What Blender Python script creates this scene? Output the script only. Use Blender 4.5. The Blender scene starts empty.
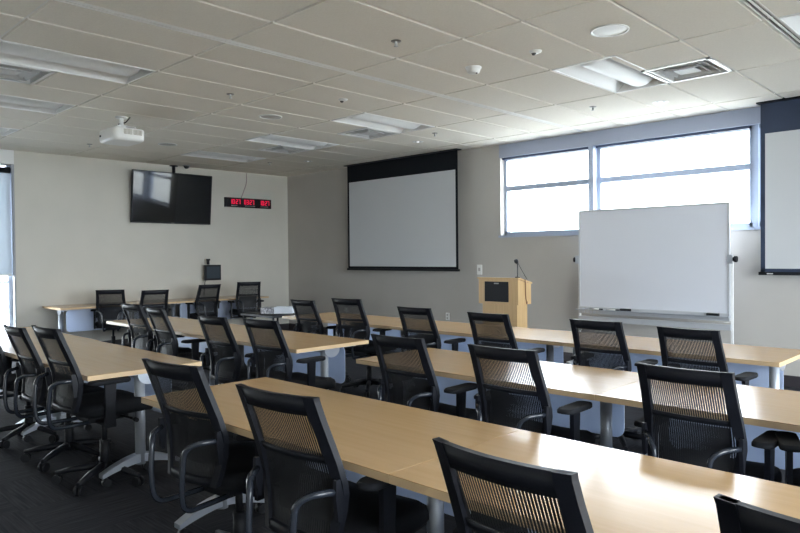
import bpy, bmesh, math, random
from mathutils import Vector, Matrix
random.seed(7)
PI = math.pi
COL = bpy.context.scene.collection
CAMZ = 1.45
HC = 3.07           # ceiling height
TT = 0.74           # table top height

# ------------------------------------------------------------------ materials
def mat(name, col, rough=.5, metal=0, spec=.5, emit=None, estr=0, trans=0, ior=1.45, coat=0):
    m = bpy.data.materials.new(name); m.use_nodes = True
    b = m.node_tree.nodes['Principled BSDF']
    b.inputs['Base Color'].default_value = (*col, 1)
    b.inputs['Roughness'].default_value = rough
    b.inputs['Metallic'].default_value = metal
    b.inputs['Specular IOR Level'].default_value = spec
    b.inputs['Coat Weight'].default_value = coat
    if emit:
        b.inputs['Emission Color'].default_value = (*emit, 1)
        b.inputs['Emission Strength'].default_value = estr
    return m

def nd(m, t, **k):
    n = m.node_tree.nodes.new(t)
    for a, v in k.items(): setattr(n, a, v)
    return n

def noise_colour(m, c1, c2, scale=8, stretch=(1, 1, 1), detail=4, bump=0, bscale=200):
    """vary the base colour between two tones with stretched noise"""
    nt = m.node_tree; L = nt.links; b = nt.nodes['Principled BSDF']
    tc = nd(m, 'ShaderNodeTexCoord'); mp = nd(m, 'ShaderNodeMapping'); mp.inputs['Scale'].default_value = stretch
    L.new(tc.outputs['Object'], mp.inputs['Vector'])
    n = nd(m, 'ShaderNodeTexNoise'); n.inputs['Scale'].default_value = scale; n.inputs['Detail'].default_value = detail
    L.new(mp.outputs[0], n.inputs['Vector'])
    r = nd(m, 'ShaderNodeValToRGB'); r.color_ramp.elements[0].position = .3; r.color_ramp.elements[1].position = .7
    r.color_ramp.elements[0].color = (*c1, 1); r.color_ramp.elements[1].color = (*c2, 1)
    L.new(n.outputs['Fac'], r.inputs[0]); L.new(r.outputs[0], b.inputs['Base Color'])
    if bump:
        n2 = nd(m, 'ShaderNodeTexNoise'); n2.inputs['Scale'].default_value = bscale
        L.new(tc.outputs['Object'], n2.inputs['Vector'])
        bp = nd(m, 'ShaderNodeBump'); bp.inputs['Strength'].default_value = bump; bp.inputs['Distance'].default_value = .002
        L.new(n2.outputs['Fac'], bp.inputs['Height']); L.new(bp.outputs[0], b.inputs['Normal'])
    return m

M = {}
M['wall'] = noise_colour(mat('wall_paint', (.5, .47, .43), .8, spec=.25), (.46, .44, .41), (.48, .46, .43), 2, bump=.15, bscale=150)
M['wall_lit'] = noise_colour(mat('wall_paint_lit', (.6, .56, .5), .75, spec=.25), (.60, .58, .52), (.63, .605, .545), 2, bump=.15, bscale=150)  # same taupe paint, with the light falling on it put into the colour
M['tile'] = noise_colour(mat('ceiling_tile', (.6, .58, .54), .9, spec=.1), (.72, .68, .605), (.76, .72, .645), 60, bump=.25, bscale=300)
M['grid'] = mat('ceiling_grid', (.70, .69, .65), .5)
M['dark_slot'] = mat('dark_slot', (.08, .08, .08), .6)
M['white_metal'] = mat('white_enamel', (.78, .78, .77), .35)
M['white_plastic'] = mat('white_plastic', (.75, .75, .73), .4)
M['lens'] = mat('lamp_diffuser', (.74, .75, .75), .45)
M['grey_grille'] = mat('speaker_grille', (.42, .41, .39), .7)
M['vent_metal'] = mat('vent_metal', (.50, .50, .50), .6)
M['black'] = mat('black_plastic', (.010, .011, .014), .55, spec=.3)
M['black_soft'] = mat('black_fabric', (.010, .011, .014), .85, spec=.25)
M['frame_black'] = mat('chair_frame_plastic', (.006, .007, .011), .5, spec=.3)
M['tube_black'] = mat('black_painted_tube', (.02, .024, .033), .25, spec=.6)
M['screen_black'] = mat('screen_masking', (.006, .008, .012), .7, spec=.2)
M['screen_white'] = mat('screen_fabric', (.57, .585, .605), .75, spec=.2)
M['tv_glass'] = mat('tv_glass', (.004, .005, .006), .05, spec=.5)
M['alu'] = mat('aluminium', (.62, .66, .74), .32, metal=.85)
M['alu_paint'] = mat('silver_paint', (.42, .45, .50), .38, metal=.45)
M['win_frame'] = mat('window_frame', (.40, .46, .58), .4, metal=.2)
M['board'] = mat('whiteboard_enamel', (.66, .68, .74), .28)
M['board_grey'] = mat('board_frame', (.55, .57, .60), .35, metal=.3)
M['baseboard'] = mat('baseboard_rubber', (.035, .03, .035), .5)
M['red_led'] = mat('red_digits', (.3, .0, .02), .5, emit=(1, .02, .09), estr=.42)
M['dim_text'] = mat('dim_print', (.32, .32, .32), .6)
M['lamp_dot'] = mat('lit_lamp', (.9, .9, .9), .4, emit=(1, .97, .9), estr=1.2)
M['edge'] = mat('maple_edge_band', (.60, .43, .25), .4)
M['podium'] = noise_colour(mat('podium_maple', (.6, .4, .2), .4), (.54, .355, .165), (.62, .42, .21), 5, (6, 6, .5), 6)
M['maple'] = noise_colour(mat('maple_laminate', (.6, .45, .3), .19, spec=.6), (.53, .335, .155), (.58, .375, .185), 3, (.6, 9, 9), 6)
M['panel_dark'] = mat('dark_panel', (.03, .03, .035), .3)
M['box_white'] = mat('white_card', (.75, .80, .88), .6)
M['box_print'] = noise_colour(mat('printed_card', (.4, .4, .42), .6), (.12, .12, .14), (.62, .62, .66), 38, detail=1)
M['red_paper'] = mat('red_print', (.65, .18, .10), .6)
M['concrete'] = mat('outside_paving', (.42, .42, .40), .9)
M['cord'] = mat('pinkish_cord', (.42, .33, .33), .6)

def carpet():
    m = mat('carpet', (.03, .03, .035), .95, spec=.1); nt = m.node_tree; L = nt.links; b = nt.nodes['Principled BSDF']
    tc = nd(m, 'ShaderNodeTexCoord')
    ck = nd(m, 'ShaderNodeTexChecker'); ck.inputs['Scale'].default_value = 1 / .61
    L.new(tc.outputs['Object'], ck.inputs['Vector'])
    outs = []
    for st in ((3, 60, 1), (60, 3, 1)):
        mp = nd(m, 'ShaderNodeMapping'); mp.inputs['Scale'].default_value = st
        L.new(tc.outputs['Object'], mp.inputs['Vector'])
        n = nd(m, 'ShaderNodeTexNoise'); n.inputs['Scale'].default_value = 1.3; n.inputs['Detail'].default_value = 5
        L.new(mp.outputs[0], n.inputs['Vector']); outs.append(n)
    mx = nd(m, 'ShaderNodeMix'); mx.data_type = 'FLOAT'
    L.new(ck.outputs['Fac'], mx.inputs[0]); L.new(outs[0].outputs['Fac'], mx.inputs[2]); L.new(outs[1].outputs['Fac'], mx.inputs[3])
    r = nd(m, 'ShaderNodeValToRGB'); r.color_ramp.elements[0].position = .35; r.color_ramp.elements[1].position = .7
    r.color_ramp.elements[0].color = (.020, .021, .026, 1); r.color_ramp.elements[1].color = (.042, .044, .052, 1)
    L.new(mx.outputs[0], r.inputs[0]); L.new(r.outputs[0], b.inputs['Base Color'])
    return m
M['carpet'] = carpet()

def mesh_fabric(name, duty, period=.0095, col=(.012, .013, .016)):
    """woven back: fine upright threads with gaps between them"""
    m = bpy.data.materials.new(name); m.use_nodes = True; nt = m.node_tree; L = nt.links
    b = nt.nodes['Principled BSDF']; b.inputs['Base Color'].default_value = (*col, 1); b.inputs['Roughness'].default_value = .6
    out = nt.nodes['Material Output']
    tr = nd(m, 'ShaderNodeBsdfTransparent'); mix = nd(m, 'ShaderNodeMixShader')
    tc = nd(m, 'ShaderNodeTexCoord'); sp = nd(m, 'ShaderNodeSeparateXYZ'); L.new(tc.outputs['Object'], sp.inputs[0])
    def band(out_, per, duty_):
        a = nd(m, 'ShaderNodeMath', operation='DIVIDE'); L.new(out_, a.inputs[0]); a.inputs[1].default_value = per
        f = nd(m, 'ShaderNodeMath', operation='FRACT'); L.new(a.outputs[0], f.inputs[0])
        g = nd(m, 'ShaderNodeMath', operation='LESS_THAN'); L.new(f.outputs[0], g.inputs[0]); g.inputs[1].default_value = duty_
        return g.outputs[0]
    x = band(sp.outputs['X'], period, duty); z = band(sp.outputs['Z'], .004, .22)
    mx = nd(m, 'ShaderNodeMath', operation='MAXIMUM'); L.new(x, mx.inputs[0]); L.new(z, mx.inputs[1])
    L.new(mx.outputs[0], mix.inputs[0]); L.new(tr.outputs[0], mix.inputs[1]); L.new(b.outputs[0], mix.inputs[2])
    L.new(mix.outputs[0], out.inputs['Surface'])
    return m
M['mesh'] = mesh_fabric('chair_mesh', .70)
M['mesh_low'] = mesh_fabric('chair_mesh_lower', .66)

def frosted(name, col, tcol, mixv=.5):
    m = bpy.data.materials.new(name); m.use_nodes = True; nt = m.node_tree; L = nt.links
    b = nt.nodes['Principled BSDF']; b.inputs['Base Color'].default_value = (*col, 1); b.inputs['Roughness'].default_value = .4
    t = nd(m, 'ShaderNodeBsdfTranslucent'); t.inputs[0].default_value = (*tcol, 1)
    mix = nd(m, 'ShaderNodeMixShader'); mix.inputs[0].default_value = mixv
    L.new(b.outputs[0], mix.inputs[1]); L.new(t.outputs[0], mix.inputs[2]); L.new(mix.outputs[0], nt.nodes['Material Output'].inputs['Surface'])
    return m
M['modesty'] = frosted('frosted_modesty_panel', (.62, .68, .80), (.70, .79, .95), .5)
M['blind'] = frosted('roller_blind_fabric', (.50, .54, .58), (.42, .46, .50), .35)

def glass():
    m = bpy.data.materials.new('window_glass'); m.use_nodes = True; nt = m.node_tree; L = nt.links
    nt.nodes.remove(nt.nodes['Principled BSDF'])
    t = nd(m, 'ShaderNodeBsdfTransparent'); t.inputs[0].default_value = (.95, .97, .98, 1)
    g = nd(m, 'ShaderNodeBsdfGlossy'); g.inputs['Roughness'].default_value = .02
    f = nd(m, 'ShaderNodeLayerWeight'); p = nd(m, 'ShaderNodeMath', operation='POWER'); p.inputs[1].default_value = 5
    f.inputs[0].default_value = .5
    q = nd(m, 'ShaderNodeMath', operation='MULTIPLY_ADD'); q.inputs[1].default_value = .9; q.inputs[2].default_value = .03
    L.new(f.outputs['Facing'], p.inputs[0]); L.new(p.outputs[0], q.inputs[0])
    mix = nd(m, 'ShaderNodeMixShader')
    L.new(q.outputs[0], mix.inputs[0]); L.new(t.outputs[0], mix.inputs[1]); L.new(g.outputs[0], mix.inputs[2])
    L.new(mix.outputs[0], nt.nodes['Material Output'].inputs['Surface'])
    return m
M['glass'] = glass()

# ------------------------------------------------------------------ mesh helpers
class MB:
    def __init__(s): s.bm = bmesh.new(); s.mi = 0; s.mats = []
    def use(s, m):
        if m not in s.mats: s.mats.append(m)
        s.mi = s.mats.index(m); return s
    def _f(s, vs, smooth=False):
        try: f = s.bm.faces.new(vs)
        except ValueError: return
        f.material_index = s.mi; f.smooth = smooth; return f
    def box(s, x0, x1, y0, y1, z0, z1, bev=0, mx=None):
        v = [s.bm.verts.new((x, y, z)) for x in (x0, x1) for y in (y0, y1) for z in (z0, z1)]
        fs = [s._f([v[i] for i in q]) for q in ((0, 1, 3, 2), (4, 6, 7, 5), (0, 4, 5, 1), (2, 3, 7, 6), (0, 2, 6, 4), (1, 5, 7, 3))]
        if bev:
            es = list({e for f in fs for e in f.edges})
            r = bmesh.ops.bevel(s.bm, geom=es, offset=bev, segments=2, affect='EDGES', profile=.6, material=-1)
            for f in r['faces']: f.material_index = s.mi
            if mx:
                vs = {w for f in r['faces'] for w in f.verts} | {w for f in fs if f.is_valid for w in f.verts}
                for w in vs: w.co = mx @ w.co
        elif mx:
            for w in v: w.co = mx @ w.co
        return s
    def prism(s, pts, ax, a0, a1, smooth=False):
        """pts: 2D outline; ax: extrude axis. x -> (y,z) outline, y -> (x,z), z -> (x,y)"""
        def co(p, a): return {'x': (a, p[0], p[1]), 'y': (p[0], a, p[1]), 'z': (p[0], p[1], a)}[ax]
        A = [s.bm.verts.new(co(p, a0)) for p in pts]; B = [s.bm.verts.new(co(p, a1)) for p in pts]
        s._f(A[::-1]); s._f(B); n = len(pts)
        for i in range(n): s._f([A[i], A[(i + 1) % n], B[(i + 1) % n], B[i]], smooth)
        return s
    def tube(s, path, r, n=10, caps=True, sx=1, sy=1, up=None):
        path = [Vector(p) for p in path]; rs = r if isinstance(r, (list, tuple)) else [r] * len(path)
        rings = []; prev = None
        for i, p in enumerate(path):
            t = (path[min(i + 1, len(path) - 1)] - path[max(i - 1, 0)]).normalized()
            if prev is None:
                a = Vector(up) if up else (Vector((0, 0, 1)) if abs(t.z) < .9 else Vector((0, 1, 0)))
            else: a = prev
            u = (a - t * a.dot(t)).normalized(); w = t.cross(u); prev = u
            rings.append([s.bm.verts.new(p + (u * math.cos(k * 2 * PI / n) * sx + w * math.sin(k * 2 * PI / n) * sy) * rs[i]) for k in range(n)])
        for a, b in zip(rings, rings[1:]):
            for k in range(n): s._f([a[k], a[(k + 1) % n], b[(k + 1) % n], b[k]], True)
        if caps: s._f(rings[0][::-1]); s._f(rings[-1])
        return s
    def lathe(s, prof, cx=0, cy=0, n=24, mx=None, smooth=True):
        rings = []
        for (r, z) in prof:
            ring = []
            for k in range(n if r > 1e-6 else 1):
                a = 2 * PI * k / n; v = Vector((cx + r * math.cos(a), cy + r * math.sin(a), z))
                if mx: v = mx @ v
                ring.append(s.bm.verts.new(v))
            rings.append(ring)
        for a, b in zip(rings, rings[1:]):
            for k in range(n):
                k2 = (k + 1) % n
                if len(a) == 1 and len(b) == 1: continue
                if len(a) == 1: s._f([a[0], b[k2], b[k]], smooth)
                elif len(b) == 1: s._f([a[k], a[k2], b[0]], smooth)
                else: s._f([a[k], a[k2], b[k2], b[k]], smooth)
        return s
    def grid(s, fn, nu, nv, closed=False, smooth=True):
        vs = [[s.bm.verts.new(fn(i / nu, j / nv)) for j in range(nv + 1)] for i in range(nu + 1)]
        for i in range(nu):
            for j in range(nv): s._f([vs[i][j], vs[i + 1][j], vs[i + 1][j + 1], vs[i][j + 1]], smooth)
        return s
    def build(s, name, m=None, parent=None, loc=(0, 0, 0), rz=0, fix=True):
        if fix: bmesh.ops.recalc_face_normals(s.bm, faces=s.bm.faces)
        me = bpy.data.meshes.new(name); s.bm.to_mesh(me); s.bm.free()
        mats = s.mats or [m]
        for q in mats: me.materials.append(q)
        o = bpy.data.objects.new(name, me); COL.objects.link(o)
        o.location = loc; o.rotation_euler = (0, 0, rz)
        if parent: o.parent = parent
        return o

def bez(pts, seg=6, rad=.05):
    """polyline with rounded corners"""
    P = [Vector(p) for p in pts]; out = [P[0]]
    for i in range(1, len(P) - 1):
        a, b, c = P[i - 1], P[i], P[i + 1]
        d1 = (a - b); d2 = (c - b); r = min(rad, d1.length * .48, d2.length * .48)
        p0 = b + d1.normalized() * r; p1 = b + d2.normalized() * r
        for k in range(seg + 1):
            t = k / seg; out.append(p0 * (1 - t) ** 2 + b * 2 * t * (1 - t) + p1 * t * t)
    out.append(P[-1]); return out

def tag(o, label, cat, group=None):
    o['label'] = label; o['category'] = cat
    if group: o['group'] = group
    return o
def thing(name, label, cat, loc=(0, 0, 0), rz=0, group=None):
    o = bpy.data.objects.new(name, None); COL.objects.link(o); o.empty_display_size = .1
    o.location = loc; o.rotation_euler = (0, 0, rz); return tag(o, label, cat, group)
def struct(o, label=None):
    o['kind'] = 'structure'
    if label: o['label'] = label
    return o
def part(mb, name, m, parent, label=None, **k):
    o = mb.build(name, m, parent, **k)
    if label: o['label'] = label
    return o
KIDS = {}
def copy_tree(o, parent=None):
    c = o.copy(); COL.objects.link(c)
    if parent: c.parent = parent
    for ch in [q for q in COL.objects if q.parent is o]: copy_tree(ch, c)
    return c

# ------------------------------------------------------------------ room shell
XL, XR, YF, YB = -11.05, 3.0, 8.13, -2.6
struct(MB().box(XL - .3, XR + .3, YB - .3, YF + .3, -.1, 0).build('floor', M['carpet']), 'dark charcoal carpet tile floor')

# front wall with the high window band
WX0, WX1, WZ0, WZ1 = -5.83, -.75, 1.74, 2.90
w = MB()
w.box(XL - .2, WX0, YF, YF + .25, 0, HC + .12); w.box(WX1, XR + .2, YF, YF + .25, 0, HC + .12)
w.box(WX0, WX1, YF, YF + .25, 0, WZ0); w.box(WX0, WX1, YF, YF + .25, WZ1, HC + .12)
struct(w.build('wall_front', M['wall']), 'taupe wall carrying the two projection screens')
# left (television) wall and the glazed bay nearer the camera
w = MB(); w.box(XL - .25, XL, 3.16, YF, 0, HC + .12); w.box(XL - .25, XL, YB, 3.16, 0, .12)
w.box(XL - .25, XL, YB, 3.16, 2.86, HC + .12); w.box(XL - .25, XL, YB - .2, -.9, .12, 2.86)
struct(w.build('wall_left', M['wall_lit']), 'taupe wall behind the television, light on it put into the colour')
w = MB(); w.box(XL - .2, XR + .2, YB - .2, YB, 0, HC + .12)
struct(w.build('wall_back', M['wall_lit']))
# side wall out of frame, with two tall windows that light the ceiling and tables
w = MB()
RZ0, RZ1 = .45, 2.8
for a, b in ((YB - .2, -.6), (2.4, 3.6), (7.2, YF + .2)): w.box(XR, XR + .2, a, b, 0, HC + .12)
for a, b in ((-.6, 2.4), (3.6, 7.2)):
    w.box(XR, XR + .2, a, b, 0, RZ0); w.box(XR, XR + .2, a, b, RZ1, HC + .12)
struct(w.build('wall_right', M['wall']))
# windows in the side wall
def casement(name, x, y0, y1, z0, z1, n):
    f = MB(); t = .03
    f.box(x, x + .06, y0, y1, z0, z0 + .05); f.box(x, x + .06, y0, y1, z1 - .05, z1)
    for i in range(n + 1):
        y = y0 + (y1 - y0) * i / n; f.box(x, x + .06, max(y0, y - t), min(y1, y + t), z0, z1)
    o = struct(f.build(name, M['win_frame']))
    part(MB().box(x + .028, x + .032, y0, y1, z0, z1), 'window_pane', M['glass'], o)
    return o
casement('window_3', XR + .08, -.6, 2.4, RZ0, RZ1, 2)
casement('window_4', XR + .08, 3.6, 7.2, RZ0, RZ1, 3)

# front window band: jamb lining, head band, frames, panes
f = MB().use(M['win_frame'])
yw = YF + .10
def front_window(name, x0, x1, extra=()):
    f = MB(); t = .045
    f.box(x0, x1, yw, yw + .07, WZ0, WZ0 + .055); f.box(x0, x1, yw, yw + .07, WZ1 - .055, WZ1)
    f.box(x0, x0 + t, yw, yw + .07, WZ0, WZ1); f.box(x1 - t, x1, yw, yw + .07, WZ0, WZ1)
    f.box(x0, x1, yw - .01, yw + .06, 2.395, 2.465)
    for e in extra: f.box(e - .02, e + .02, yw, yw + .06, WZ0, WZ1)
    o = struct(f.build(name, M['win_frame']))
    part(MB().box(x0 + .01, x1 - .01, yw + .03, yw + .036, WZ0, WZ1), 'window_pane', M['glass'], o)
    return o
front_window('window_1', WX0 + .0, -4.40)
front_window('window_2', -4.33, -2.42)
front_window('window_5', -2.36, WX1)
# deep posts between the window units and the lining of the opening
m = MB(); m.box(-4.40, -4.33, YF - .02, YF + .24, WZ0, WZ1); m.box(-2.42, -2.36, YF + .06, YF + .24, WZ0, WZ1)
struct(m.build('trim_1', M['win_frame']), 'grey window post between the panes')
m = MB(); m.box(WX0 - .02, WX1, YF - .03, YF + .10, WZ0 - .03, WZ0)
struct(m.build('trim_2', M['win_frame']), 'window sill strip')
m = MB(); m.box(WX0, WX1, YF - .03, YF, WZ1 - .02, HC - .005)
struct(m.build('trim_3', mat('blind_cassette', (.36, .40, .50), .5)), 'blue grey blind cassette above the window')
m = MB(); m.box(WX0 + .02, -4.42, YF + .02, YF + .06, WZ1 - .05, WZ1 - .02); m.box(-4.31, -2.44, YF + .02, YF + .06, WZ1 - .05, WZ1 - .02)
struct(m.build('trim_4', mat('blind_bar', (.05, .07, .13), .5)), 'dark hem bars of rolled-up blinds')

# left glazed bay: frame, pane, roller blind
f = MB(); xg = XL - .14
for a in (-.9, 1.1, 3.10): f.box(xg - .05, xg + .02, a, a + .06, .12, 2.86)
for z in (.12, 1.10, 2.80): f.box(xg - .05, xg + .0, -.9, 3.16, z, z + .035)
o = struct(f.build('window_6', M['win_frame']))
part(MB().box(xg - .018, xg - .014, -.9, 3.16, .12, 2.86), 'window_pane', M['glass'], o)
m = MB(); m.box(XL - .05, XL + .03, 3.14, 3.160, 0, 2.86)
struct(m.build('trim_5', mat('blind_side_channel', (.33, .34, .36), .5)), 'grey side channel of the roller blind')
m = MB(); m.box(XL - .12, XL + .03, -.9, 3.16, 2.86, HC - .002)
struct(m.build('trim_6', M['white_metal']), 'white bulkhead above the roller blind')
bl = thing('roller_blind', 'pale grey roller blind pulled halfway down over the tall window', 'blind', (XL - .06, 1.1, 1.24))
part(MB().box(-.002, .002, -1.95, 2.03, 0, 1.5), 'blind_fabric', M['blind'], bl)
part(MB().tube([(0, -1.95, 1.54), (0, 2.03, 1.54)], .045, 14), 'roller', M['black'], bl)
part(MB().box(-.012, .012, -1.95, 2.03, -.03, .0, .003), 'hem_bar', M['white_metal'], bl)

# baseboards
struct(MB().box(XL, XR, YF - .014, YF, 0, .12).build('baseboard_front', M['baseboard']))
struct(MB().box(XL, XL + .014, 3.16, YF, 0, .12).build('baseboard_left', M['baseboard']))

# ------------------------------------------------------------------ ceiling
GX = [-11.05, -10.44, -9.83, -9.22, -8.61, -8.0, -7.39, -6.78, -6.17, -5.56, -4.95, -4.47, -4.41, -3.86, -3.165, -2.64, -2.03, -1.45, -1.38, -.80, -.19, .42, 1.03, 1.64, 2.25, 2.86, 3.0]
GY = [-2.6, -2.15, -.93, .29, 1.51, 2.73, 3.95, 5.17, 6.39, 7.61, 8.13]
TROF = [(-6.17, 1.51), (-8.0, 1.51), (-9.83, 1.51), (-3.165, 5.17), (-6.17, 5.17), (-8.0, 5.17), (-9.83, 5.17), (-1.38, 5.17), (-3.165, 1.51), (-1.38, 1.51)]
DIFF = [(-6.78, 1.51), (-2.64, 5.78), (-6.78, 5.78), (-8.61, 5.78)]   # square air diffusers 0.61 x 0.61
c = MB().use(M['tile']); g = .009
def tile(x0, x1, y0, y1):
    if x1 - x0 < .03 or y1 - y0 < .03: return
    # tegular tile: the face hangs 9 mm under the runners with chamfered edges
    z0, z1 = HC, HC + .012; e = .006
    lo = [c.bm.verts.new(p) for p in ((x0 + g + e, y0 + g + e, z0), (x1 - g - e, y0 + g + e, z0), (x1 - g - e, y1 - g - e, z0), (x0 + g + e, y1 - g - e, z0))]
    hi = [c.bm.verts.new(p) for p in ((x0 + g, y0 + g, z1), (x1 - g, y0 + g, z1), (x1 - g, y1 - g, z1), (x0 + g, y1 - g, z1))]
    c._f(lo[::-1])
    for i in range(4): c._f([lo[i], lo[(i + 1) % 4], hi[(i + 1) % 4], hi[i]])
for i in range(len(GX) - 1):
    x0, x1 = GX[i], GX[i + 1]
    if x1 - x0 < .08: continue
    for j in range(len(GY) - 1):
        y0, y1 = GY[j], GY[j + 1]
        if any(abs(x0 - a) < .02 and abs(y0 - b) < .02 for a, b in TROF): continue
        d = [b for a, b in DIFF if abs(x0 - a) < .02 and y0 - .02 < b < y1 - .1]
        if d:
            if d[0] - y0 > .1: tile(x0, x1, y0, d[0])
            if y1 - d[0] > .7: tile(x0, x1, d[0] + .61, y1)
        else: tile(x0, x1, y0, y1)
c.use(M['grid'])
zt = HC + .012
for x in GX[1:-1]: c.box(x - .012, x + .012, YB, YF, zt, zt + .012)
for y in GY[1:-1]:
    c.box(XL, XR, y - .012, y + .012, zt + .001, zt + .013)
for a, b in DIFF:
    yy = b if b > GY[4] + .1 and abs(b - 5.78) < .01 else b + .61
    c.box(a, a + .61, yy - .012, yy + .012, zt + .001, zt + .013)
c.box(XL - .1, XR + .1, YB - .1, YF + .1, HC + .30, HC + .34)
struct(c.build('ceiling', None, fix=False), 'suspended ceiling of white tiles in a metal grid')
# plenum sides closed by the walls; slab above
struct(MB().box(XL - .25, XR + .25, YB - .25, YF + .25, HC + .34, HC + .42).build('ceiling_slab', M['dark_slot']))

def linear(x, label, end=YF - .01):
    t = thing('linear_air_slot', label, 'air vent', (x, (YB + end) / 2, HC)); Lh = (end - YB) / 2 - .01
    b = MB()
    for a, q in ((-.038, -.030), (-.007, .007), (.030, .038)): b.box(a, q, -Lh, Lh, -.002, .005)
    part(b, 'rail', M['grid'], t)
    part(MB().box(-.034, .034, -Lh, Lh, .02, .034), 'slot_backing', M['dark_slot'], t, 'dark slot')
linear(-4.44, 'long slim double slot crossing the whole ceiling, ending at the first window')
linear(-1.40, 'long slim double slot in the ceiling before the cut-off projection screen', 7.86)

def troffer(x0, y0, label):
    w_, l_ = .61, 1.22; cx, cy = x0 + w_ / 2, y0 + l_ / 2
    t = thing('ceiling_light', label, 'ceiling light', (cx, cy, HC), 0, 'recessed ceiling lights')
    hw, hl = w_ / 2 - .012, l_ / 2 - .012
    b = MB()
    # curved side reflectors
    for s in (-1, 1):
        b.grid(lambda u, v: (s * (hw - .005 - (hw - .13) * u), -hl + 2 * hl * v, .004 + .095 * math.sin(u * PI / 2)), 8, 1)
    for s in (-1, 1):
        b.prism([(-hw, 0), (hw, 0), (hw, .11), (-hw, .11)], 'y', s * hl - .002, s * hl + .002)
        b.prism([(-hl, 0), (hl, 0), (hl, .11), (-hl, .11)], 'x', s * hw - .002, s * hw + .002)
    b.box(-hw, hw, -hl, hl, .10, .11)
    part(b, 'housing', M['white_metal'], t, fix=True)
    r = MB()
    for s in (-1, 1):
        r.box(-hw, hw, min(s * hl, s * (hl - .012)), max(s * hl, s * (hl - .012)), -.003, .004)
        r.box(min(s * hw, s * (hw - .012)), max(s * hw, s * (hw - .012)), -hl, hl, -.003, .004)
    part(r, 'trim_frame', M['white_metal'], t)
    # bulging lens running down the middle
    b = MB(); n = 14; rr = .135; L0 = hl - .02
    def lens(u, v):
        a = -PI / 2 + PI * u; tt = -1 + 2 * v; k = 1 - max(0, abs(tt) - .86) / .14
        k = math.sqrt(max(0, 1 - (1 - k) ** 2))
        return (rr * math.sin(a), tt * L0, .098 - .10 * math.cos(a) * k)
    b.grid(lens, n, 40)
    part(b, 'diffuser', M['lens'], t)
TL = ['large recessed ceiling light between square vent and long slot, cut by the frame',
      'recessed ceiling light before the projector, second of the row cut by the frame',
      'small recessed ceiling light nearest the roller blind, cut by the frame',
      'recessed ceiling light above the whiteboard beside the square vent',
      'recessed ceiling light touching a square vent, above the uncut projection screen',
      'recessed ceiling light above the room corner between two small lamps',
      'recessed ceiling light near the television and the red clock',
      'recessed ceiling light in the ceiling corner above the cut-off projection screen',
      'recessed ceiling light out over the nearest table row', 'recessed ceiling light over the nearest table row by the slot']
for (a, b), l in list(zip(TROF, TL))[:8]: troffer(a, b, l)
for (a, b) in TROF[8:]: tile
# the two positions outside the frame keep plain tiles
c = MB().use(M['tile'])
for a, b in TROF[8:]: tile(a, a + .61, b, b + 1.22)
struct(c.build('ceiling_tile_fill', None, fix=False))

def diffuser(x0, y0, label):
    t = thing('square_air_vent', label, 'air vent', (x0 + .305, y0 + .305, HC), 0, 'square ceiling vents'); h = .293
    b = MB()
    for s in (-1, 1):
        b.box(-h, h, min(s * h, s * (h - .03)), max(s * h, s * (h - .03)), -.004, .006)
        b.box(min(s * h, s * (h - .03)), max(s * h, s * (h - .03)), -h, h, -.004, .006)
    for (r0, z0, r1, z1) in ((h - .03, .0, h - .03, .075),):
        q = [(-1, -1), (1, -1), (1, 1), (-1, 1)]
        A = [b.bm.verts.new((x * r0, y * r0, z0)) for x, y in q]; B = [b.bm.verts.new((x * r1, y * r1, z1)) for x, y in q]
        for i in range(4): b._f([A[i], A[(i + 1) % 4], B[(i + 1) % 4], B[i]])
    b.box(-h, h, -h, h, .075, .08)
    part(b, 'frame', M['white_metal'], t)
    for (ro, zo, ri, zi) in ((.215, .004, .165, .055), (.15, .0, .10, .05)):
        b = MB(); q = [(-1, -1), (1, -1), (1, 1), (-1, 1)]
        rings = [[b.bm.verts.new((x * r_, y * r_, z_)) for x, y in q] for r_, z_ in ((ro, zo), (ri, zi), (ri - .004, zi), (ro - .004, zo - .004))]
        for A, B in zip(rings, rings[1:] + rings[:1]):
            for i in range(4): b._f([A[i], A[(i + 1) % 4], B[(i + 1) % 4], B[i]])
        part(b, 'cone_ring', M['vent_metal'], t)
    part(MB().box(-.09, .09, -.09, .09, .0, .006, .002), 'core_plate', M['vent_metal'], t)
for (a, b), l in zip(DIFF, ['square metal air vent beside the largest ceiling light, cut by the frame', 'bright square air vent in the ceiling above the whiteboard',
                            'square air vent touching the ceiling light above the uncut projection screen', 'small far square air vent in the ceiling above the red clock']):
    diffuser(a, b, l)

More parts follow.
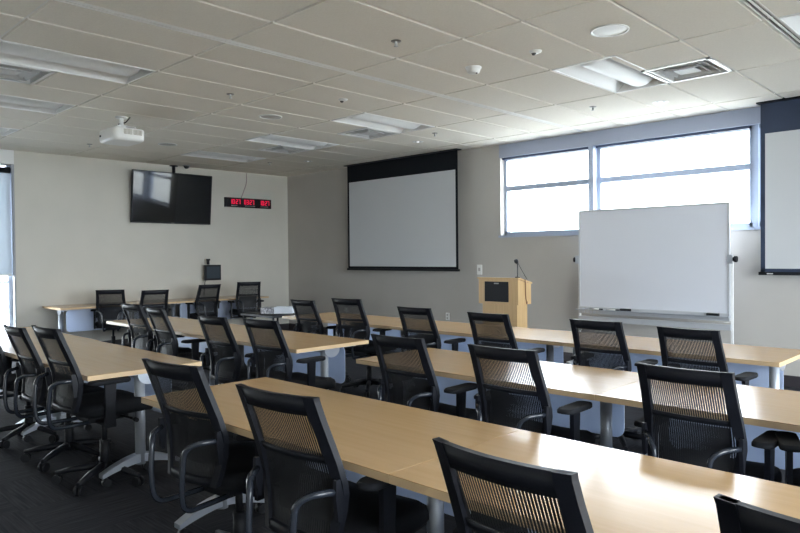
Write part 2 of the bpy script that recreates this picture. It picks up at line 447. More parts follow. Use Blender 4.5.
def flip(x, y): return None
def round_speaker(x, y, r, m, label):
    t = thing('ceiling_speaker', label, 'ceiling speaker', (x, y, HC))
    part(MB().lathe([(r, .0), (r + .012, -.002), (r + .012, -.008), (r - .004, -.010), (r - .006, -.002)], n=40), 'rim', M['white_plastic'], t)
    part(MB().lathe([(0, -.007), (r * .6, -.006), (r - .005, -.003)], n=40), 'grille', m, t)
round_speaker(-2.30, 4.56, .125, M['white_plastic'], 'large white round speaker plate in the ceiling above the whiteboard')
round_speaker(-6.45, 4.52, .12, M['grey_grille'], 'grey round ceiling speaker grille between the projector and uncut screen')
round_speaker(-9.0, 4.55, .12, M['grey_grille'], 'small far grey round ceiling speaker grille above the television')
def sprinkler(x, y, label, s=1):
    t = thing('fire_sprinkler', label, 'sprinkler', (x, y, HC), 0, 'ceiling sprinklers')
    part(MB().lathe([(0, -.004), (.036 * s, -.004), (.04 * s, 0)], n=20), 'escutcheon', mat('sprinkler_plate', (.25, .24, .22), .35, metal=.6) if 'spm' not in KIDS else KIDS['spm'], t)
    b = MB(); b.tube([(0, 0, 0), (0, 0, -.035)], .009, 8)
    for k in (-1, 1): b.tube([(0, 0, -.012), (k * .013, 0, -.024), (0, 0, -.038)], .003, 6)
    b.lathe([(0, -.038), (.018, -.038), (.018, -.041), (0, -.042)], n=12)
    part(b, 'nozzle', M['vent_metal'], t)
KIDS['spm'] = mat('sprinkler_plate', (.25, .24, .22), .35, metal=.6)
for x, y, l in ((-3.55, 3.63, 'dark sprinkler head in the bare tile nearest the top of the photo'),
                (-5.84, 3.62, 'sprinkler head between the projector and the long slot'),
                (-5.85, 6.7, 'tiny sprinkler head beyond the light above the uncut screen'),
                (-3.62, 6.78, 'tiny sprinkler head near the window post'),
                (-9.6, 6.7, 'tiny sprinkler head above the red clock'),
                (-9.74, 3.76, 'tiny sprinkler head behind the projector')): sprinkler(x, y, l)
t = thing('smoke_detector', 'round white smoke detector standing proud of the ceiling', 'smoke detector', (-3.58, 4.61, HC))
part(MB().lathe([(0, -.055), (.03, -.055), (.05, -.048), (.058, -.03), (.062, -.012), (.07, -.008), (.07, 0)], n=28), 'body', M['white_plastic'], t)
part(MB().lathe([(0, -.060), (.008, -.060), (.010, -.054)], .035, 0, n=12), 'sensor_dot', M['black'], t)
def small_sensor(x, y, label):
    t = thing('motion_sensor', label, 'ceiling sensor', (x, y, HC))
    part(MB().lathe([(0, -.018), (.03, -.018), (.045, -.010), (.05, 0)], n=24), 'body', M['white_plastic'], t)
    part(MB().lathe([(0, -.034), (.012, -.032), (.020, -.018)], -.012, -.006, n=14), 'lens', mat('dark_lens', (.12, .12, .12), .2), t)
small_sensor(-2.95, 4.60, 'small white ceiling sensor with dark lens beside the large round speaker')
small_sensor(-5.24, 4.57, 'small white ceiling sensor with dark lens beyond the long slot')
def downlight(x, y, label):
    t = thing('downlight', label, 'downlight', (x, y, HC), 0, 'small round downlights')
    part(MB().lathe([(.05, -.001), (.075, -.004), (.082, 0)], n=26), 'trim_ring', M['white_plastic'], t)
    part(MB().lathe([(0, -.001), (.05, -.001)], n=20), 'reflector', M['vent_metal'], t)
    part(MB().lathe([(0, -.008), (.012, -.008), (.020, -.001)], n=14), 'lamp', M['lamp_dot'], t)
downlight(-6.45, 7.02, 'small lit downlight above the uncut projection screen')
downlight(-9.02, 7.07, 'small lit downlight near the room corner')
downlight(-3.01, 7.11, 'small lit downlight above the whiteboard and window')
t = thing('dome_camera', 'small dark dome on the ceiling beside the television pole', 'camera', (-10.85, 5.83, HC))
part(MB().lathe([(0, -.06), (.03, -.052), (.045, -.03), (.05, -.008)], n=20), 'dome', M['black'], t)
part(MB().lathe([(.05, -.012), (.062, -.010), (.065, 0)], n=20), 'collar', M['vent_metal'], t)

# ------------------------------------------------------------------ projection screens
def screen(x0, x1, zb, zw, label, mask):
    cx = (x0 + x1) / 2; h = (x1 - x0) / 2
    t = thing('projection_screen', label, 'projection screen', (cx, 7.95, 0))
    b = MB(); e = .045
    b.box(-h, h, -.0015, .0015, zw, HC - .002)
    b.box(-h, -h + e, -.0015, .0015, zb + .03, zw); b.box(h - e, h, -.0015, .0015, zb + .03, zw)
    b.box(-h, h, -.0015, .0015, zb + .03, zb + .07)
    part(b, 'black_border', mask, t)
    part(MB().box(-h + e, h - e, -.0015, .0015, zb + .07, zw), 'viewing_surface', M['screen_white'], t)
    part(MB().box(-h - .02, h + .02, -.016, .016, zb, zb + .035, .006), 'weight_bar', M['black'], t)
    part(MB().box(-h - .03, h + .03, -.06, .06, HC - .012, HC + .03, .003), 'slot_trim', M['black'], t)
    return t
screen(-9.02, -6.49, 1.21, 2.765, 'large white projection screen with deep black top, wholly in view beside the room corner', M['screen_black'])
mask_flare = mat('screen_masking_flare', (.03, .045, .085), .6, spec=.4)  # black masking; the bluish lens flare over it is put into the colour
s2 = screen(-2.27, .26, 1.21, 2.735, 'white projection screen cut by the frame beside the whiteboard', mask_flare)
part(MB().box(-1.20, -1.14, -.018, -.0165, 1.22, 1.232), 'maker_mark', M['white_plastic'], s2, 'small white mark')

# ------------------------------------------------------------------ television, clock, touch panel
tv = thing('television', 'large black flat television hanging from a ceiling pole', 'television', (-10.93, 5.62, 2.49))
part(MB().box(-.035, .0, -.735, .735, -.44, .44, .008), 'casing', M['black'], tv)
part(MB().box(.0002, .003, -.715, .715, -.415, .422), 'display', M['tv_glass'], tv)
part(MB().box(.001, .005, -.03, .03, -.433, -.424), 'logo', M['dim_text'], tv)
part(MB().box(-.09, -.035, -.2, .2, -.16, .16, .01), 'mount_plate', M['black'], tv)
b = MB(); b.tube([(-.09, .06, -.1), (-.09, .06, .575)], .028, 12); b.lathe([(.0, .565), (.07, .565), (.07, .58)], -.09, .06, n=16)
part(b, 'ceiling_pole', M['black'], tv).rotation_euler = (0, -.10, 0)
tv.rotation_euler = (0, .10, 0)

ck = thing('clock_display', 'long black clock panel with three sets of red digits', 'clock', (-11.03, 7.19, 2.49))
part(MB().box(-.015, .03, -.51, .51, -.09, .09, .004), 'casing', M['black'], ck)
SEG = {'0': 'abcdef', '1': 'bc', '2': 'abged', '3': 'abgcd', '7': 'abc', '9': 'abcdfg'}
def digit(b, ch, y, z, w_=.040, h=.085, t=.0085):
    X0, X1 = .031, .034
    rects = dict(a=(y, y + w_, z + h - t, z + h), d=(y, y + w_, z, z + t), g=(y, y + w_, z + h / 2 - t / 2, z + h / 2 + t / 2),
                 f=(y, y + t, z + h / 2, z + h), e=(y, y + t, z, z + h / 2), b=(y + w_ - t, y + w_, z + h / 2, z + h), c=(y + w_ - t, y + w_, z, z + h / 2))
    for s in SEG[ch]:
        r = rects[s]; b.box(X0, X1, *r)
for txt, y0 in (('1027', -.41), ('0327', -.105), ('1027', .24)):
    b = MB(); y = y0
    for i, ch in enumerate(txt):
        digit(b, ch, y, -.028); y += .054
        if i == 1:
            b.box(.031, .034, y - .002, y + .007, -.012, -.003); b.box(.031, .034, y - .002, y + .007, .022, .031); y += .017
    part(b, 'digits', M['red_led'], ck, 'glowing red digits')
b = MB()
for a, q in ((-.38, -.26), (-.09, .14), (.26, .42)):
    y = a
    while y < q: b.box(.031, .033, y, y + .018, -.066, -.052); y += .026
part(b, 'caption_print', M['dim_text'], ck, 'faint grey caption print')
part(MB().tube(bez([(-.005, -.02, .575), (0, -.03, .36), (0, -.09, .23), (0, -.15, .08)], rad=.08), .008, 8), 'power_cord', M['cord'], ck, 'thin pinkish cord up to the ceiling')

tp = thing('wall_monitor', 'small black square monitor on the wall with a camera on top', 'monitor', (-10.92, 6.36, 1.18))
part(MB().box(-.03, .0, -.165, .165, -.135, .145, .006), 'casing', M['black'], tp)
part(MB().box(.0002, .003, -.125, .135, -.10, .115), 'display', mat('grey_display', (.045, .06, .075), .2), tp)
part(MB().tube([(-.13, 0, 0), (-.03, 0, 0)], .03, 10), 'wall_bracket', M['black'], tp)
b = MB(); b.box(-.025, .0, -.115, -.065, .15, .23, .005); b.box(-.03, .02, -.118, -.062, .225, .255, .006)
part(b, 'webcam', M['black'], tp)
part(MB().tube(bez([(-.03, -.14, -.12), (-.03, -.155, -.22), (-.02, -.17, -.30), (-.03, -.17, -.40)], rad=.05), .008, 8), 'cable', M['black'], tp)

# wall devices
def plate(name, x, z, w_, h, label, cat, m):
    t = thing(name, label, cat, (x, YF, z))
    part(MB().box(-w_ / 2, w_ / 2, -.012, 0, -h / 2, h / 2, .003), 'cover_plate', m, t)
    return t
t = plate('wall_thermostat', -6.22, 1.235, .09, .15, 'small white device on the wall above the podium', 'wall switch', M['white_plastic'])
part(MB().box(-.02, .02, -.016, -.012, -.02, .03, .002), 'button', M['grey_grille'], t)
for x, z, l in ((-6.86, .49, 'white outlet plate low on the wall between the podium and uncut screen'), (-9.3, .46, 'white outlet plate low on the wall under the uncut screen')):
    t = plate('wall_outlet', x, z, .07, .115, l, 'outlet', M['white_plastic'])
    for s in (-1, 1): part(MB().box(-.016, .016, -.015, -.012, s * .025 - .014, s * .025 + .014, .002), 'socket', M['grey_grille'], t)

# ------------------------------------------------------------------ projector
pj = thing('ceiling_projector', 'white projector hanging from the ceiling before the television', 'projector', (-7.62, 3.30, HC - .225))
def rbox(x0, x1, y0, y1, z0, z1, r, n=5):
    pts = []
    for cx, cy, a0 in ((x1 - r, y1 - r, 0), (x0 + r, y1 - r, PI / 2), (x0 + r, y0 + r, PI), (x1 - r, y0 + r, 1.5 * PI)):
        for k in range(n + 1): pts.append((cx + r * math.cos(a0 + k * PI / 2 / n), cy + r * math.sin(a0 + k * PI / 2 / n)))
    return pts
b = MB(); P = rbox(-.23, .23, -.18, .18, 0, 0, .06)
rings = []
for s, z in ((.86, -.075), (.97, -.06), (1, -.04), (1, .045), (.97, .062), (.90, .07)):
    rings.append([b.bm.verts.new((x * s, y * s, z)) for x, y in P])
b._f(rings[0]); b._f(rings[-1])
for A, B in zip(rings, rings[1:]):
    for i in range(len(P)): b._f([A[i], A[(i + 1) % len(P)], B[(i + 1) % len(P)], B[i]], True)
part(b, 'body', M['white_plastic'], pj)
for y0 in (-.075, .035):
    b = MB()
    b.box(.2285, .232, y0, y0 + .095, -.005, .05)
    o = part(b, 'vent_panel', mat('vent_tan', (.34, .31, .24), .6), pj)
    b = MB()
    for k in range(6): b.box(.231, .235, y0 + .008 + k * .015, y0 + .013 + k * .015, -.002, .047)
    part(b, 'vent_slats', M['white_plastic'], o)
part(MB().tube([(.08, .178, 0), (.08, .20, 0)], .045, 18), 'lens_barrel', M['black'], pj)
part(MB().box(-.16, -.13, -.186, -.178, -.01, .01), 'sensor_window', M['black'], pj)
b = MB(); b.tube([(0, 0, .10), (0, 0, .225)], .022, 12); b.lathe([(0, .205), (.06, .205), (.07, .222), (0, .224)], n=20)
for sx_, sy_ in ((-1, -1), (1, -1), (-1, 1), (1, 1)): b.tube([(0, 0, .115), (sx_ * .13, sy_ * .10, .095), (sx_ * .14, sy_ * .11, .06)], .009, 8)
b.box(-.05, .05, -.05, .05, .095, .125, .005)
part(b, 'ceiling_mount', M['white_metal'], pj)
part(MB().tube(bez([(-.1, .0, .07), (-.12, 0, .12), (-.06, 0, .16), (.03, .03, .15), (.07, .07, .22)], rad=.04), .007, 8), 'power_cable', M['black'], pj)

# ------------------------------------------------------------------ whiteboard
YW = 7.80
wb = thing('mobile_whiteboard', 'large white dry-erase board on a wheeled metal stand below the windows', 'whiteboard', (-3.45, YW, 0))
hw = .895; zb, zt2 = .79, 1.995
part(MB().box(-hw, hw, -.012, .012, zb, zt2), 'writing_surface', M['board'], wb)
b = MB(); e = .02
b.box(-hw - e, hw + e, -.018, .018, zt2 - .005, zt2 + .018, .004); b.box(-hw - e, hw + e, -.018, .018, zb - .09, zb, .004)
for s in (-1, 1): b.box(min(s * (hw - .004), s * (hw + e)), max(s * (hw - .004), s * (hw + e)), -.018, .018, zb, zt2, .004)
part(b, 'board_frame', M['board_grey'], wb)
for s in (-1, 1):
    x = s * (hw + .032)
    part(MB().box(x - .013, x + .013, .018, .045, .08, 1.42, .004), 'upright', M['alu'] if 0 else M['white_metal'], wb)
    k = MB(); k.tube([(x + s * .013, .0, 1.385), (x + s * .03, .0, 1.385)], .02, 12); k.tube([(x + s * .03, .0, 1.385), (x + s * .06, .0, 1.385)], .034, 14)
    part(k, 'pivot_knob', M['black'], wb)
    part(MB().box(x - .035, x + .02, -.026, -.018, 1.335, 1.435, .002), 'pivot_bracket', M['alu_paint'], wb)
    ft = part(MB().box(x - .025, x + .025, -.28, .26, .06, .10, .008), 'foot', M['board_grey'], wb)
    for yy in (-.24, .22): part(MB().tube([(x - .015, yy, .032), (x + .015, yy, .032)], .032, 14), 'caster', M['black'], ft)
tr = MB(); tr.box(-hw - .03, hw + .03, -.085, -.018, .745, .755); tr.box(-hw - .03, hw + .03, -.09, -.083, .745, .760, .002)
part(tr, 'pen_tray', M['alu_paint'], wb)
part(MB().box(-hw - .03, hw + .03, -.015, .015, .60, .665, .004), 'crossbar', M['board_grey'], wb)
b = MB()
for k in range(4): b.box(-hw + .03 + k * .05, -hw + .065 + k * .05, -.022, -.018, .71, .77)
part(b, 'clip_marks', M['alu'], wb)
def on_tray(name, x, w_, h, m, label, cat, r=0):
    b = MB()
    if r: b.tube([(-w_ / 2, 0, r), (w_ / 2, 0, r)], r, 10)
    else: b.box(-w_ / 2, w_ / 2, -.022, .022, 0, h, .004)
    return tag(b.build(name, m, None, loc=(x, YW - .052, .7555)), label, cat)
e1 = on_tray('board_eraser', -3.72, .13, .03, M['black'], 'black eraser on the board tray beside the pens', 'eraser')
e2 = on_tray('board_eraser', -2.70, .13, .03, M['black'], 'black eraser alone at the far end of the tray', 'eraser')
for x, cap, l in ((-4.12, M['black'], 'white marker pen on the tray, farthest from the erasers'), (-3.90, M['black'], 'white marker pen on the tray beside the eraser')):
    o = on_tray('marker_pen', x, .12, 0, M['white_plastic'], l, 'marker pen', .009)
    part(MB().tube([(.055, 0, .009), (.10, 0, .009)], .010, 10), 'cap', cap, o, 'dark cap')

# ------------------------------------------------------------------ podium
pd = thing('podium', 'light maple lectern with a black front panel near the windows', 'podium', (-4.925, 6.80, 0))
# body: origin at centre of front face foot
part(MB().prism([(0.03, .06), (.25, .06), (.25, .86), (.03, .86)], 'x', -.262, .262), 'pedestal', M['podium'], pd)
part(MB().box(-.27, .27, .02, .26, 0, .06), 'plinth', M['panel_dark'], pd)
b = MB(); b.prism([(0, .845), (.28, .845), (.28, 1.095), (.02, 1.15), (0, 1.155)], 'x', -.298, .298)
part(b, 'upper_cabinet', M['podium'], pd)
b = MB(); b.prism([(-.012, 1.155), (.02, 1.155), (.292, 1.093), (.292, 1.113), (.02, 1.175), (-.012, 1.175)], 'x', -.31, .31)
part(b, 'reading_top', M['podium'], pd)
o = part(MB().box(-.195, .16, -.012, -.0, .875, 1.125, .002), 'front_panel', M['black'], pd, 'black inset front panel')
part(MB().box(-.05, .02, -.0145, -.012, 1.095, 1.11), 'logo', M['dim_text'], o)
mc = thing('gooseneck_microphone', 'black gooseneck microphone standing on the podium top', 'microphone', (-4.66, 6.84, 1.166))
part(MB().lathe([(0, .025), (.03, .022), (.034, 0)], n=18), 'base', M['black'], mc)
part(MB().tube(bez([(0, 0, .02), (-.002, .0, .10), (.0, .0, .19)], rad=.05), .006, 8), 'neck', M['tube_black'], mc)
part(MB().tube([(.0, .0, .18), (-.006, -.01, .20), (-.012, -.018, .225), (-.014, -.02, .235)], [.012, .026, .026, .012], 12), 'head', M['black'], mc)
part(MB().tube(bez([(.0, .0, .20), (.02, .05, .11), (.04, .10, .03), (.05, .13, -.015)], rad=.06), .004, 6), 'wire', M['tube_black'], mc)
part(MB().tube(bez([(.318, .12, 1.16), (.312, .14, 1.08), (.305, .15, .95), (.303, .18, .84), (.300, .20, .88)], rad=.05), .005, 6), 'hanging_cable', mat('brown_cable', (.22, .10, .05), .5), pd, 'thin brown cable')

# ------------------------------------------------------------------ tables
def make_table(L=1.80, D=.76, name='training_table'):
    """origin: floor under the centre; long side along x; near (user) side -y"""
    t = thing(name, 'x', 'table', (0, 0, 0))
    h = L / 2 - .0015; d = D / 2
    b = MB().use(M['maple']); b.box(-h, h, -d, d, TT - .002, TT)
    b.use(M['edge']); b.box(-h, h, -d, d, TT - .030, TT - .002)
    part(b, 'tabletop', None, t)
    b = MB(); P = rbox(-h + .20, h - .10, .40, TT - .045, 0, 0, .07)
    P = rbox(-h + .13, h - .13, .37, TT - .04, 0, 0, .06)
    b.prism(P, 'y', d - .16, d - .154)
    part(b, 'modesty_panel', M['modesty'], t, 'frosted blue modesty panel')
    b = MB(); b.box(-h + .12, h - .12, -.03, .03, TT - .075, TT - .032, .004)
    part(b, 'support_beam', M['alu_paint'], t)
    for s in (-1, 1):
        x = s * (h - .13)
        b = MB(); b.tube([(x, 0, .10), (x, 0, TT - .035)], .033, 20)
        lg = part(b, 'leg', M['alu_paint'], t)
        # arched foot
        b = MB(); n = 14; top = []; bot = []
        for i in range(n + 1):
            y = -.26 + .52 * i / n; a = 1 - (abs(y) / .26) ** 1.6
            top.append((y, .085 + .085 * a)); bot.append((y, .060 + .055 * a))
        b.prism(top + bot[::-1], 'x', x - .030, x + .030)
        part(b, 'foot', M['alu'], lg, 'bright arched metal foot')
        # half-round flip bracket under the top
        pts = [(-.03, TT - .032), (.13, TT - .032)] + [(.05 + .08 * math.cos(a), TT - .05 - .068 * math.sin(a)) for a in [PI * k / 14 for k in range(15)]]
        b = MB(); b.prism(pts, 'x', x + s * .034, x + s * .042); b.box(x - .02, x + .075 if s > 0 else x + .02, -.28, .28, TT - .042, TT - .031) if s > 0 else b.box(x - .075, x + .02, -.28, .28, TT - .042, TT - .031)
        part(b, 'bracket', M['alu'], lg, 'half-round metal bracket')
        for yy in (-.235, .235):
            b = MB(); b.tube([(x, yy, .085), (x, yy, .04)], .010, 8); b.tube([(x - .022, yy + .01, .026), (x + .022, yy + .01, .026)], .026, 14)
            part(b, 'caster', M['black'], lg)
    return t
proto_t = make_table()
def put_table(x1, y0, label, group, rz=0, first=[1], D=.76, cx=None, cy=None):
    o = proto_t if first[0] else copy_tree(proto_t); first[0] = 0
    o.location = (x1 - .90, y0 + D / 2, 0) if cx is None else (cx, cy, 0); o.rotation_euler.z = rz
    o['label'] = label; o['group'] = group; return o
G1 = 'tables in the nearest row'
put_table(-1.55, 1.53, 'maple table of the nearest row with reddish tinge on its far corner', G1)
put_table(.25, 1.53, 'maple table of the nearest row with bright window glare', G1)
G2 = 'tables in the middle row'
put_table(-1.66, 3.11, 'maple table in the middle row, between the joined neighbour and the short passage', G2)
put_table(.14, 3.11, 'maple table in the middle row cut by the frame, with window glare at the joint', G2)
G3 = 'tables in the far row'
put_table(-1.26, 4.80, 'maple table in the far row with its free end before the whiteboard', G3)
put_table(-3.06, 4.80, 'maple table in the far row before the podium', G3)
put_table(-4.86, 4.80, 'maple table in the far row below the uncut screen, boxes near its end', G3)
put_table(-4.18, 1.58, 'greyish table with chairs tucked in by the roller blind, its end towards the viewer', 'tables near the roller blind')
put_table(-5.98, 1.60, 'greyish table reaching towards the roller blind behind two chairs', 'tables near the roller blind')
put_table(-4.16, 3.13, 'table with half-round bracket showing under its free end, mid-room', 'tables in the second row before the television')
put_table(-5.96, 3.15, 'greyish table behind two turned chairs, second row before the television', 'tables in the second row before the television')
GW = 'tables along the television wall'
put_table(0, 0, 'table against the television wall with a blue panel at its free end', GW, rz=-PI / 2, cx=-10.66, cy=4.42)
put_table(0, 0, 'table against the television wall under the small monitor', GW, rz=-PI / 2, cx=-10.66, cy=6.22)

# ------------------------------------------------------------------ office chair
def make_chair():
    t = thing('office_chair', 'x', 'chair')
    # five-star base
    b = MB(); b.lathe([(0, .075), (.045, .075), (.05, .10), (.04, .125), (0, .13)], n=16)
    for k in range(5):
        a = 2 * PI * k / 5 + PI / 2; c_, s_ = math.cos(a), math.sin(a)
        b.tube([(.03 * c_, .03 * s_, .105), (.17 * c_, .17 * s_, .092), (.30 * c_, .30 * s_, .070)], [.026, .022, .014], 8)
    base = part(b, 'star_base', M['frame_black'], t)
    for k in range(5):
        a = 2 * PI * k / 5 + PI / 2; c_, s_ = math.cos(a), math.sin(a); p = Vector((.29 * c_, .29 * s_, .031)); q = Vector((-s_, c_, 0))
        b = MB()
        for s in (-1, 1): b.tube([p + q * (s * .007), p + q * (s * .026)], .030, 14)
        b.tube([p + Vector((0, 0, .03)), p + Vector((0, 0, .055))], .008, 8)
        part(b, 'caster', M['black'], base)
    b = MB(); b.tube([(0, 0, .10), (0, 0, .27)], .030, 14); b.tube([(0, 0, .25), (0, 0, .41)], .017, 12)
    part(b, 'gas_column', M['black'], t)
    # seat mechanism
    b = MB(); b.box(-.10, .10, -.14, .12, .375, .42, .012); b.tube([(.10, .06, .40), (.25, .08, .395)], .008, 8); b.tube([(.25, .08, .395), (.29, .08, .392)], .014, 8)
    part(b, 'seat_mechanism', M['black'], t)
    # seat cushion: rounded superellipse with waterfall front
    b = MB(); n = 36; rings = []
    for (s, z) in ((.0, .425), (.80, .425), (.95, .432), (1.0, .455), (.995, .485), (.96, .505), (.86, .518), (.5, .520), (0, .518)):
        ring = []
        for k in range(n):
            a = 2 * PI * k / n; ca, sa = math.cos(a), math.sin(a)
            x = .245 * math.copysign(abs(ca) ** .55, ca) * s; y = .245 * math.copysign(abs(sa) ** .55, sa) * s + .03
            zz = z - (.03 * max(0, (y - .15) / .12) ** 2) - .012 * (1 - (x / .245) ** 2) * (1 if z > .50 else 0)
            ring.append(b.bm.verts.new((x, y, zz)))
        rings.append(ring)
    for A, B in zip(rings, rings[1:]):
        for k in range(n): b._f([A[k], A[(k + 1) % n], B[(k + 1) % n], B[k]], True)
    bmesh.ops.remove_doubles(b.bm, verts=b.bm.verts, dist=1e-5)
    part(b, 'seat', M['black_soft'], t)
    # back frame: stations from top to bottom: (z, y, half width)
    ST = [(1.000, -.380, .199), (.985, -.374, .197), (.93, -.352, .198), (.85, -.319, .202), (.77, -.287, .207), (.70, -.264, .210), (.66, -.257, .209), (.60, -.257, .200), (.53, -.265, .186), (.475, -.276, .172)]
    def at(z):
        for a, b_ in zip(ST, ST[1:]):
            if a[0] >= z >= b_[0]:
                k = (a[0] - z) / (a[0] - b_[0]); return (a[1] + (b_[1] - a[1]) * k, a[2] + (b_[2] - a[2]) * k)
        return (ST[-1][1], ST[-1][2])
    def curve(x, hwid): return -.028 * (x / hwid) ** 2 * -1  # edges come forward round the sitter
    def rail(b, z, x0, x1, hh, th):
        """horizontal rail following the back's bow between x0 and x1, centred at height z"""
        N = 12; prev = None
        for i in range(N + 1):
            x = x0 + (x1 - x0) * i / N; y, hwid = at(z); y += curve(x, hwid)
            yt, _ = at(min(1.0, z + hh)); yb, _ = at(z - hh); cc = curve(x, hwid)
            cur = [b.bm.verts.new(p) for p in ((x, yt + cc - th, z + hh), (x, yt + cc + th, z + hh), (x, yb + cc + th, z - hh), (x, yb + cc - th, z - hh))]
            if prev:
                for k in range(4): b._f([prev[k], prev[(k + 1) % 4], cur[(k + 1) % 4], cur[k]], k in (1, 3))
            else: b._f(cur[::-1])
            prev = cur
        b._f(prev)
    b = MB()
    rail(b, .967, -.190, .190, .033, .010)
    rail(b, .775, -.19, .19, .013, .004)
    rail(b, .49, -.168, .168, .016, .010)
    for s in (-1, 1):
        prev = None
        for (z, y, hwid) in ST:
            wd = .042 if z > .72 else .032; cc = curve(hwid, hwid); ci = curve(hwid - wd, hwid)
            th = .013
            cur = [b.bm.verts.new(p) for p in ((s * hwid, y + cc - th, z), (s * hwid, y + cc + th, z), (s * (hwid - wd), y + ci + th, z), (s * (hwid - wd), y + ci - th, z))]
            if prev:
                for k in range(4): b._f([prev[k], prev[(k + 1) % 4], cur[(k + 1) % 4], cur[k]])
            else: b._f(cur[::-1])
            prev = cur
        b._f(prev)
    fr = part(b, 'back_frame', M['frame_black'], t)
    def panel(b, z0, z1, off, ins=.03):
        def fn(u, v):
            z = z0 + (z1 - z0) * v; y, hwid = at(z); x = (2 * u - 1) * (hwid - ins); return (x, y + curve(x, hwid) + off, z)
        return b.grid(fn, 12, 8)
    part(panel(MB(), .785, .945, .004), 'upper_mesh', M['mesh'], fr, 'see-through upper mesh')
    part(panel(MB(), .50, .765, .004), 'lower_mesh', M['mesh_low'], fr, 'denser lower mesh')
    part(panel(MB(), .55, .75, .022, .06), 'lumbar_pad', M['mesh_low'], fr)
    # side clamps joining frame to tubes
    for s in (-1, 1):
        b = MB(); b.prism([(-.272, .58), (-.256, .58), (-.246, .66), (-.262, .72), (-.280, .72), (-.282, .66)], 'x', min(s * .196, s * .212), max(s * .196, s * .212))
        part(b, 'side_clamp', M['frame_black'], fr)
    for s in (-1, 1):
        p = bez([(s * .200, -.272, .68), (s * .15, -.345, .675), (s * .115, -.372, .645), (s * .110, -.385, .50), (s * .10, -.37, .385), (s * .085, -.12, .385), (s * .08, .0, .40)], 6, .06)
        part(MB().tube(p, .0125, 10), 'back_support', M['tube_black'], t, 'bent tube carrying the backrest')
    for s in (-1, 1):
        b = MB(); b.box(min(s * .08, s * .255), max(s * .08, s * .255), -.10, -.04, .405, .425, .006)
        b.prism([(-.112, .40), (-.04, .40), (-.045, .52), (-.035, .675), (-.105, .675), (-.104, .52)], 'x', min(s * .240, s * .262), max(s * .240, s * .262))
        ar = part(b, 'armrest_post', M['frame_black'], t)
        b = MB(); P = rbox(-.042, .042, -.205, .055, 0, 0, .034)
        rr = []
        for sc_, z in ((.85, .672), (1, .679), (1, .692), (.93, .700)): rr.append([b.bm.verts.new((s * .253 + x * sc_, y * sc_, z)) for x, y in P])
        b._f(rr[0]); b._f(rr[-1])
        for A, B in zip(rr, rr[1:]):
            for i in range(len(P)): b._f([A[i], A[(i + 1) % len(P)], B[(i + 1) % len(P)], B[i]], True)
        part(b, 'arm_pad', M['black_soft'], ar)
    return t
proto_c = make_chair()
TOPY = -.380
def put_chair(x, y, ang, dz, label, group, first=[1]):
    """x, y: where the middle of the top rail stands; ang: turn in degrees"""
    o = proto_c if first[0] else copy_tree(proto_c); first[0] = 0
    a = math.radians(ang)
    o.location = (x + math.sin(a) * TOPY, y - math.cos(a) * TOPY, 0); o.rotation_euler.z = a
    o['label'] = label; o['group'] = group
    for ch in [q for q in COL.objects if q.parent is o]:
        if not ch.name.startswith('star_base'): ch.location.z = dz
        if ch.name.startswith('armrest_post'): ch.location.z = min(dz, .005)
        if ch.name.startswith('gas_column'): ch.location.z = min(dz, 0.0)
    return o
CG = 'mesh-back office chairs at the nearest row'
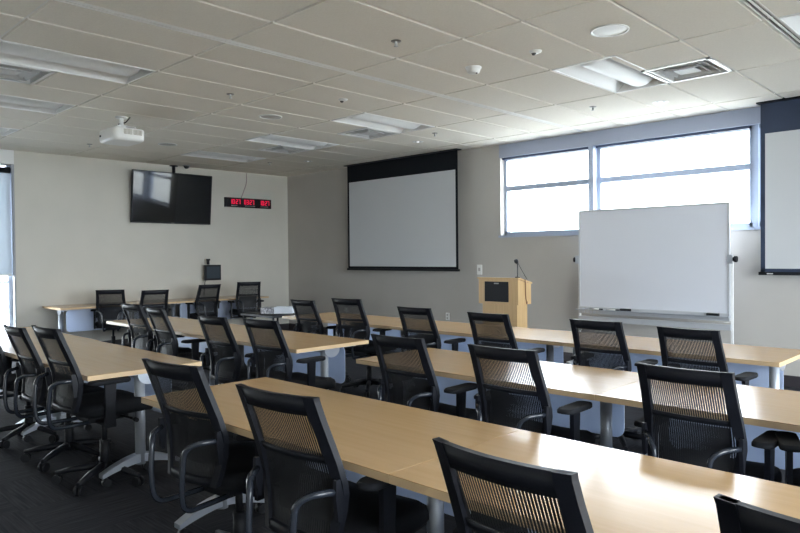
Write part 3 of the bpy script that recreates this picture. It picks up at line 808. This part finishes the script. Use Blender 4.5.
CH = [
 (-2.668, 1.323, 7, 0.01, 'black mesh chair at the bare end of the nearest row, bent back tubes fully seen', CG),
 (-1.86, 1.282, 5, 0.005, 'black mesh chair at the nearest row, before the table with the reddish corner', CG),
 (-0.914, 1.231, -2, -0.008, 'black mesh chair at the nearest row, its back before the table joint, lower edge cut', CG),
 (-.25, 1.26, -3, .0, 'black mesh chair of which only a top corner shows, lowest in the photo', CG),
 (-2.716, 2.731, 2, -0.012, 'black mesh chair at the end of the middle row nearest the half-round bracket', 'mesh-back office chairs at the middle row'),
 (-1.96, 2.702, 1.5, -0.006, 'black mesh chair at the middle row just before its table joint', 'mesh-back office chairs at the middle row'),
 (-1.103, 2.793, 0, -0.025, 'black mesh chair at the middle row with window glare showing through its stripes', 'mesh-back office chairs at the middle row'),
 (-0.438, 2.90, 20, -0.02, 'black chair at the middle row showing only an armrest at the frame edge', 'mesh-back office chairs at the middle row'),
 (-6.09, 4.64, 2, -0.035, 'black mesh chair at the far row beside the stacked boxes', 'mesh-back office chairs at the far row'),
 (-5.21, 4.53, 6, 0.02, 'black mesh chair at the far row, second from the two boxes', 'mesh-back office chairs at the far row'),
 (-4.15, 4.412, 1, -0.014, 'black mesh chair at the far row below the uncut screen, next towards the podium', 'mesh-back office chairs at the far row'),
 (-3.257, 4.323, 0, -0.013, 'black mesh chair at the far row directly before the podium', 'mesh-back office chairs at the far row'),
 (-2.338, 4.365, 0, -0.02, 'black mesh chair at the far row before the window post side of the whiteboard', 'mesh-back office chairs at the far row'),
 (-1.675, 4.324, -2.5, -0.029, 'black mesh chair at the far row before the lone eraser end of the whiteboard', 'mesh-back office chairs at the far row'),
 (-5.11, 1.417, 1, -0.005, 'black mesh chair in the roller-blind row, farther of the two whose star bases show', 'mesh-back office chairs near the roller blind'),
 (-4.43, 1.40, 2, 0.035, 'black mesh chair in the roller-blind row, closest to the table end', 'mesh-back office chairs near the roller blind'),
 (-5.93, 1.40, 2, .0, 'black chair half hidden at the frame edge below the bright window', 'mesh-back office chairs near the roller blind'),
 (-6.736, 2.951, 3, -0.009, 'black mesh chair in the second row, farthest towards the television wall', 'mesh-back office chairs in the second row'),
 (-6.039, 2.87, -3, -0.013, 'black mesh chair in the second row, below the second wall chair', 'mesh-back office chairs in the second row'),
 (-4.794, 2.743, 2, -0.013, 'black mesh chair in the second row, below the small wall monitor', 'mesh-back office chairs in the second row'),
 (-4.239, 2.828, 4, -0.012, 'black mesh chair in the second row, nearest the half-round bracket end', 'mesh-back office chairs in the second row'),
 (-10.05, 4.14, 62, -0.011, 'black mesh chair at the wall table below the television, by its free end', 'mesh-back office chairs at the television wall'),
 (-9.566, 4.622, 82, -0.02, 'black mesh chair below the television, partly behind the second-row chairs', 'mesh-back office chairs at the television wall'),
 (-10.1, 5.84, 89, 0.005, 'black mesh chair at the wall table right below the small monitor', 'mesh-back office chairs at the television wall'),
 (-9.79, 6.39, 69, 0.037, 'black mesh chair at the wall table below the red clock', 'mesh-back office chairs at the television wall'),
]
for c_ in CH: put_chair(*c_)

# ------------------------------------------------------------------ boxes by the far row
sm = thing('utility_cart', 'low black cart carrying two boxes by the far row end', 'cart', (-7.22, 5.10, 0))
part(MB().box(-.36, .36, -.30, .30, .70, .73, .004), 'top', M['black'], sm)
part(MB().box(-.34, .34, -.28, .28, .20, .22, .004), 'shelf', M['black'], sm)
for sx_ in (-1, 1):
    for sy_ in (-1, 1): part(MB().tube([(sx_ * .32, sy_ * .26, .0), (sx_ * .32, sy_ * .26, .71)], .014, 8), 'leg', M['black'], sm)
bx = MB().box(-.08, .08, -.11, .11, 0, .075, .003).build('cardboard_box', M['box_print'], None, loc=(-7.27, 5.03, .73), rz=.75)
tag(bx, 'small box printed with a grey pattern beside the white box', 'box')
bx = MB().box(-.12, .12, -.11, .11, 0, .08, .003).build('cardboard_box', M['box_white'], None, loc=(-7.12, 5.175, .73), rz=.75)
tag(bx, 'bluish white box on the dark cart below the room corner', 'box')

# ------------------------------------------------------------------ outside ground, light, camera
struct(MB().box(-60, 60, -50, 60, -.6, -.5).build('ground', M['concrete']))
wd = bpy.data.worlds.new('sky'); bpy.context.scene.world = wd; wd.use_nodes = True
bg = wd.node_tree.nodes['Background']; bg.inputs[0].default_value = (.90, .95, 1.0, 1); bg.inputs[1].default_value = 9.0

def portal(name, loc, rot, sx, sy):
    l = bpy.data.lights.new(name, 'AREA'); l.shape = 'RECTANGLE'; l.size = sx; l.size_y = sy; l.cycles.is_portal = True
    o = bpy.data.objects.new(name, l); COL.objects.link(o); o.location = loc; o.rotation_euler = rot
portal('portal_front', ((WX0 + WX1) / 2, YF + .22, (WZ0 + WZ1) / 2), (-PI / 2, 0, 0), WX1 - WX0, WZ1 - WZ0)
portal('portal_left', (XL - .2, 1.15, 1.49), (0, -PI / 2, 0), 2.74, 4.1)
portal('portal_right_a', (XR + .18, .9, (RZ0 + RZ1) / 2), (0, PI / 2, 0), RZ1 - RZ0, 3.0)
portal('portal_right_b', (XR + .18, 5.4, (RZ0 + RZ1) / 2), (0, PI / 2, 0), RZ1 - RZ0, 3.6)

cam = bpy.data.cameras.new('camera'); co = bpy.data.objects.new('camera', cam); COL.objects.link(co)
f_, yaw, pitch, roll = 670.9, -.7715, -.0153, -.0092
cam.sensor_width = 36; cam.lens = f_ * 36 / 800; cam.clip_start = .05
fw = Vector((math.sin(yaw) * math.cos(pitch), math.cos(yaw) * math.cos(pitch), math.sin(pitch)))
r = Vector((math.cos(yaw), -math.sin(yaw), 0)); u = r.cross(fw)
r2 = r * math.cos(roll) + u * math.sin(roll); u2 = -r * math.sin(roll) + u * math.cos(roll)
co.matrix_world = Matrix(((r2.x, u2.x, -fw.x, 0), (r2.y, u2.y, -fw.y, 0), (r2.z, u2.z, -fw.z, CAMZ), (0, 0, 0, 1)))
sc = bpy.context.scene; sc.camera = co
sc.view_settings.view_transform = 'Standard'; sc.view_settings.look = 'None'; sc.view_settings.gamma = 1
sc.view_settings.exposure = 1.45
sc.cycles.max_bounces = 10; sc.cycles.diffuse_bounces = 6; sc.cycles.transparent_max_bounces = 24
sc.cycles.use_denoising = True
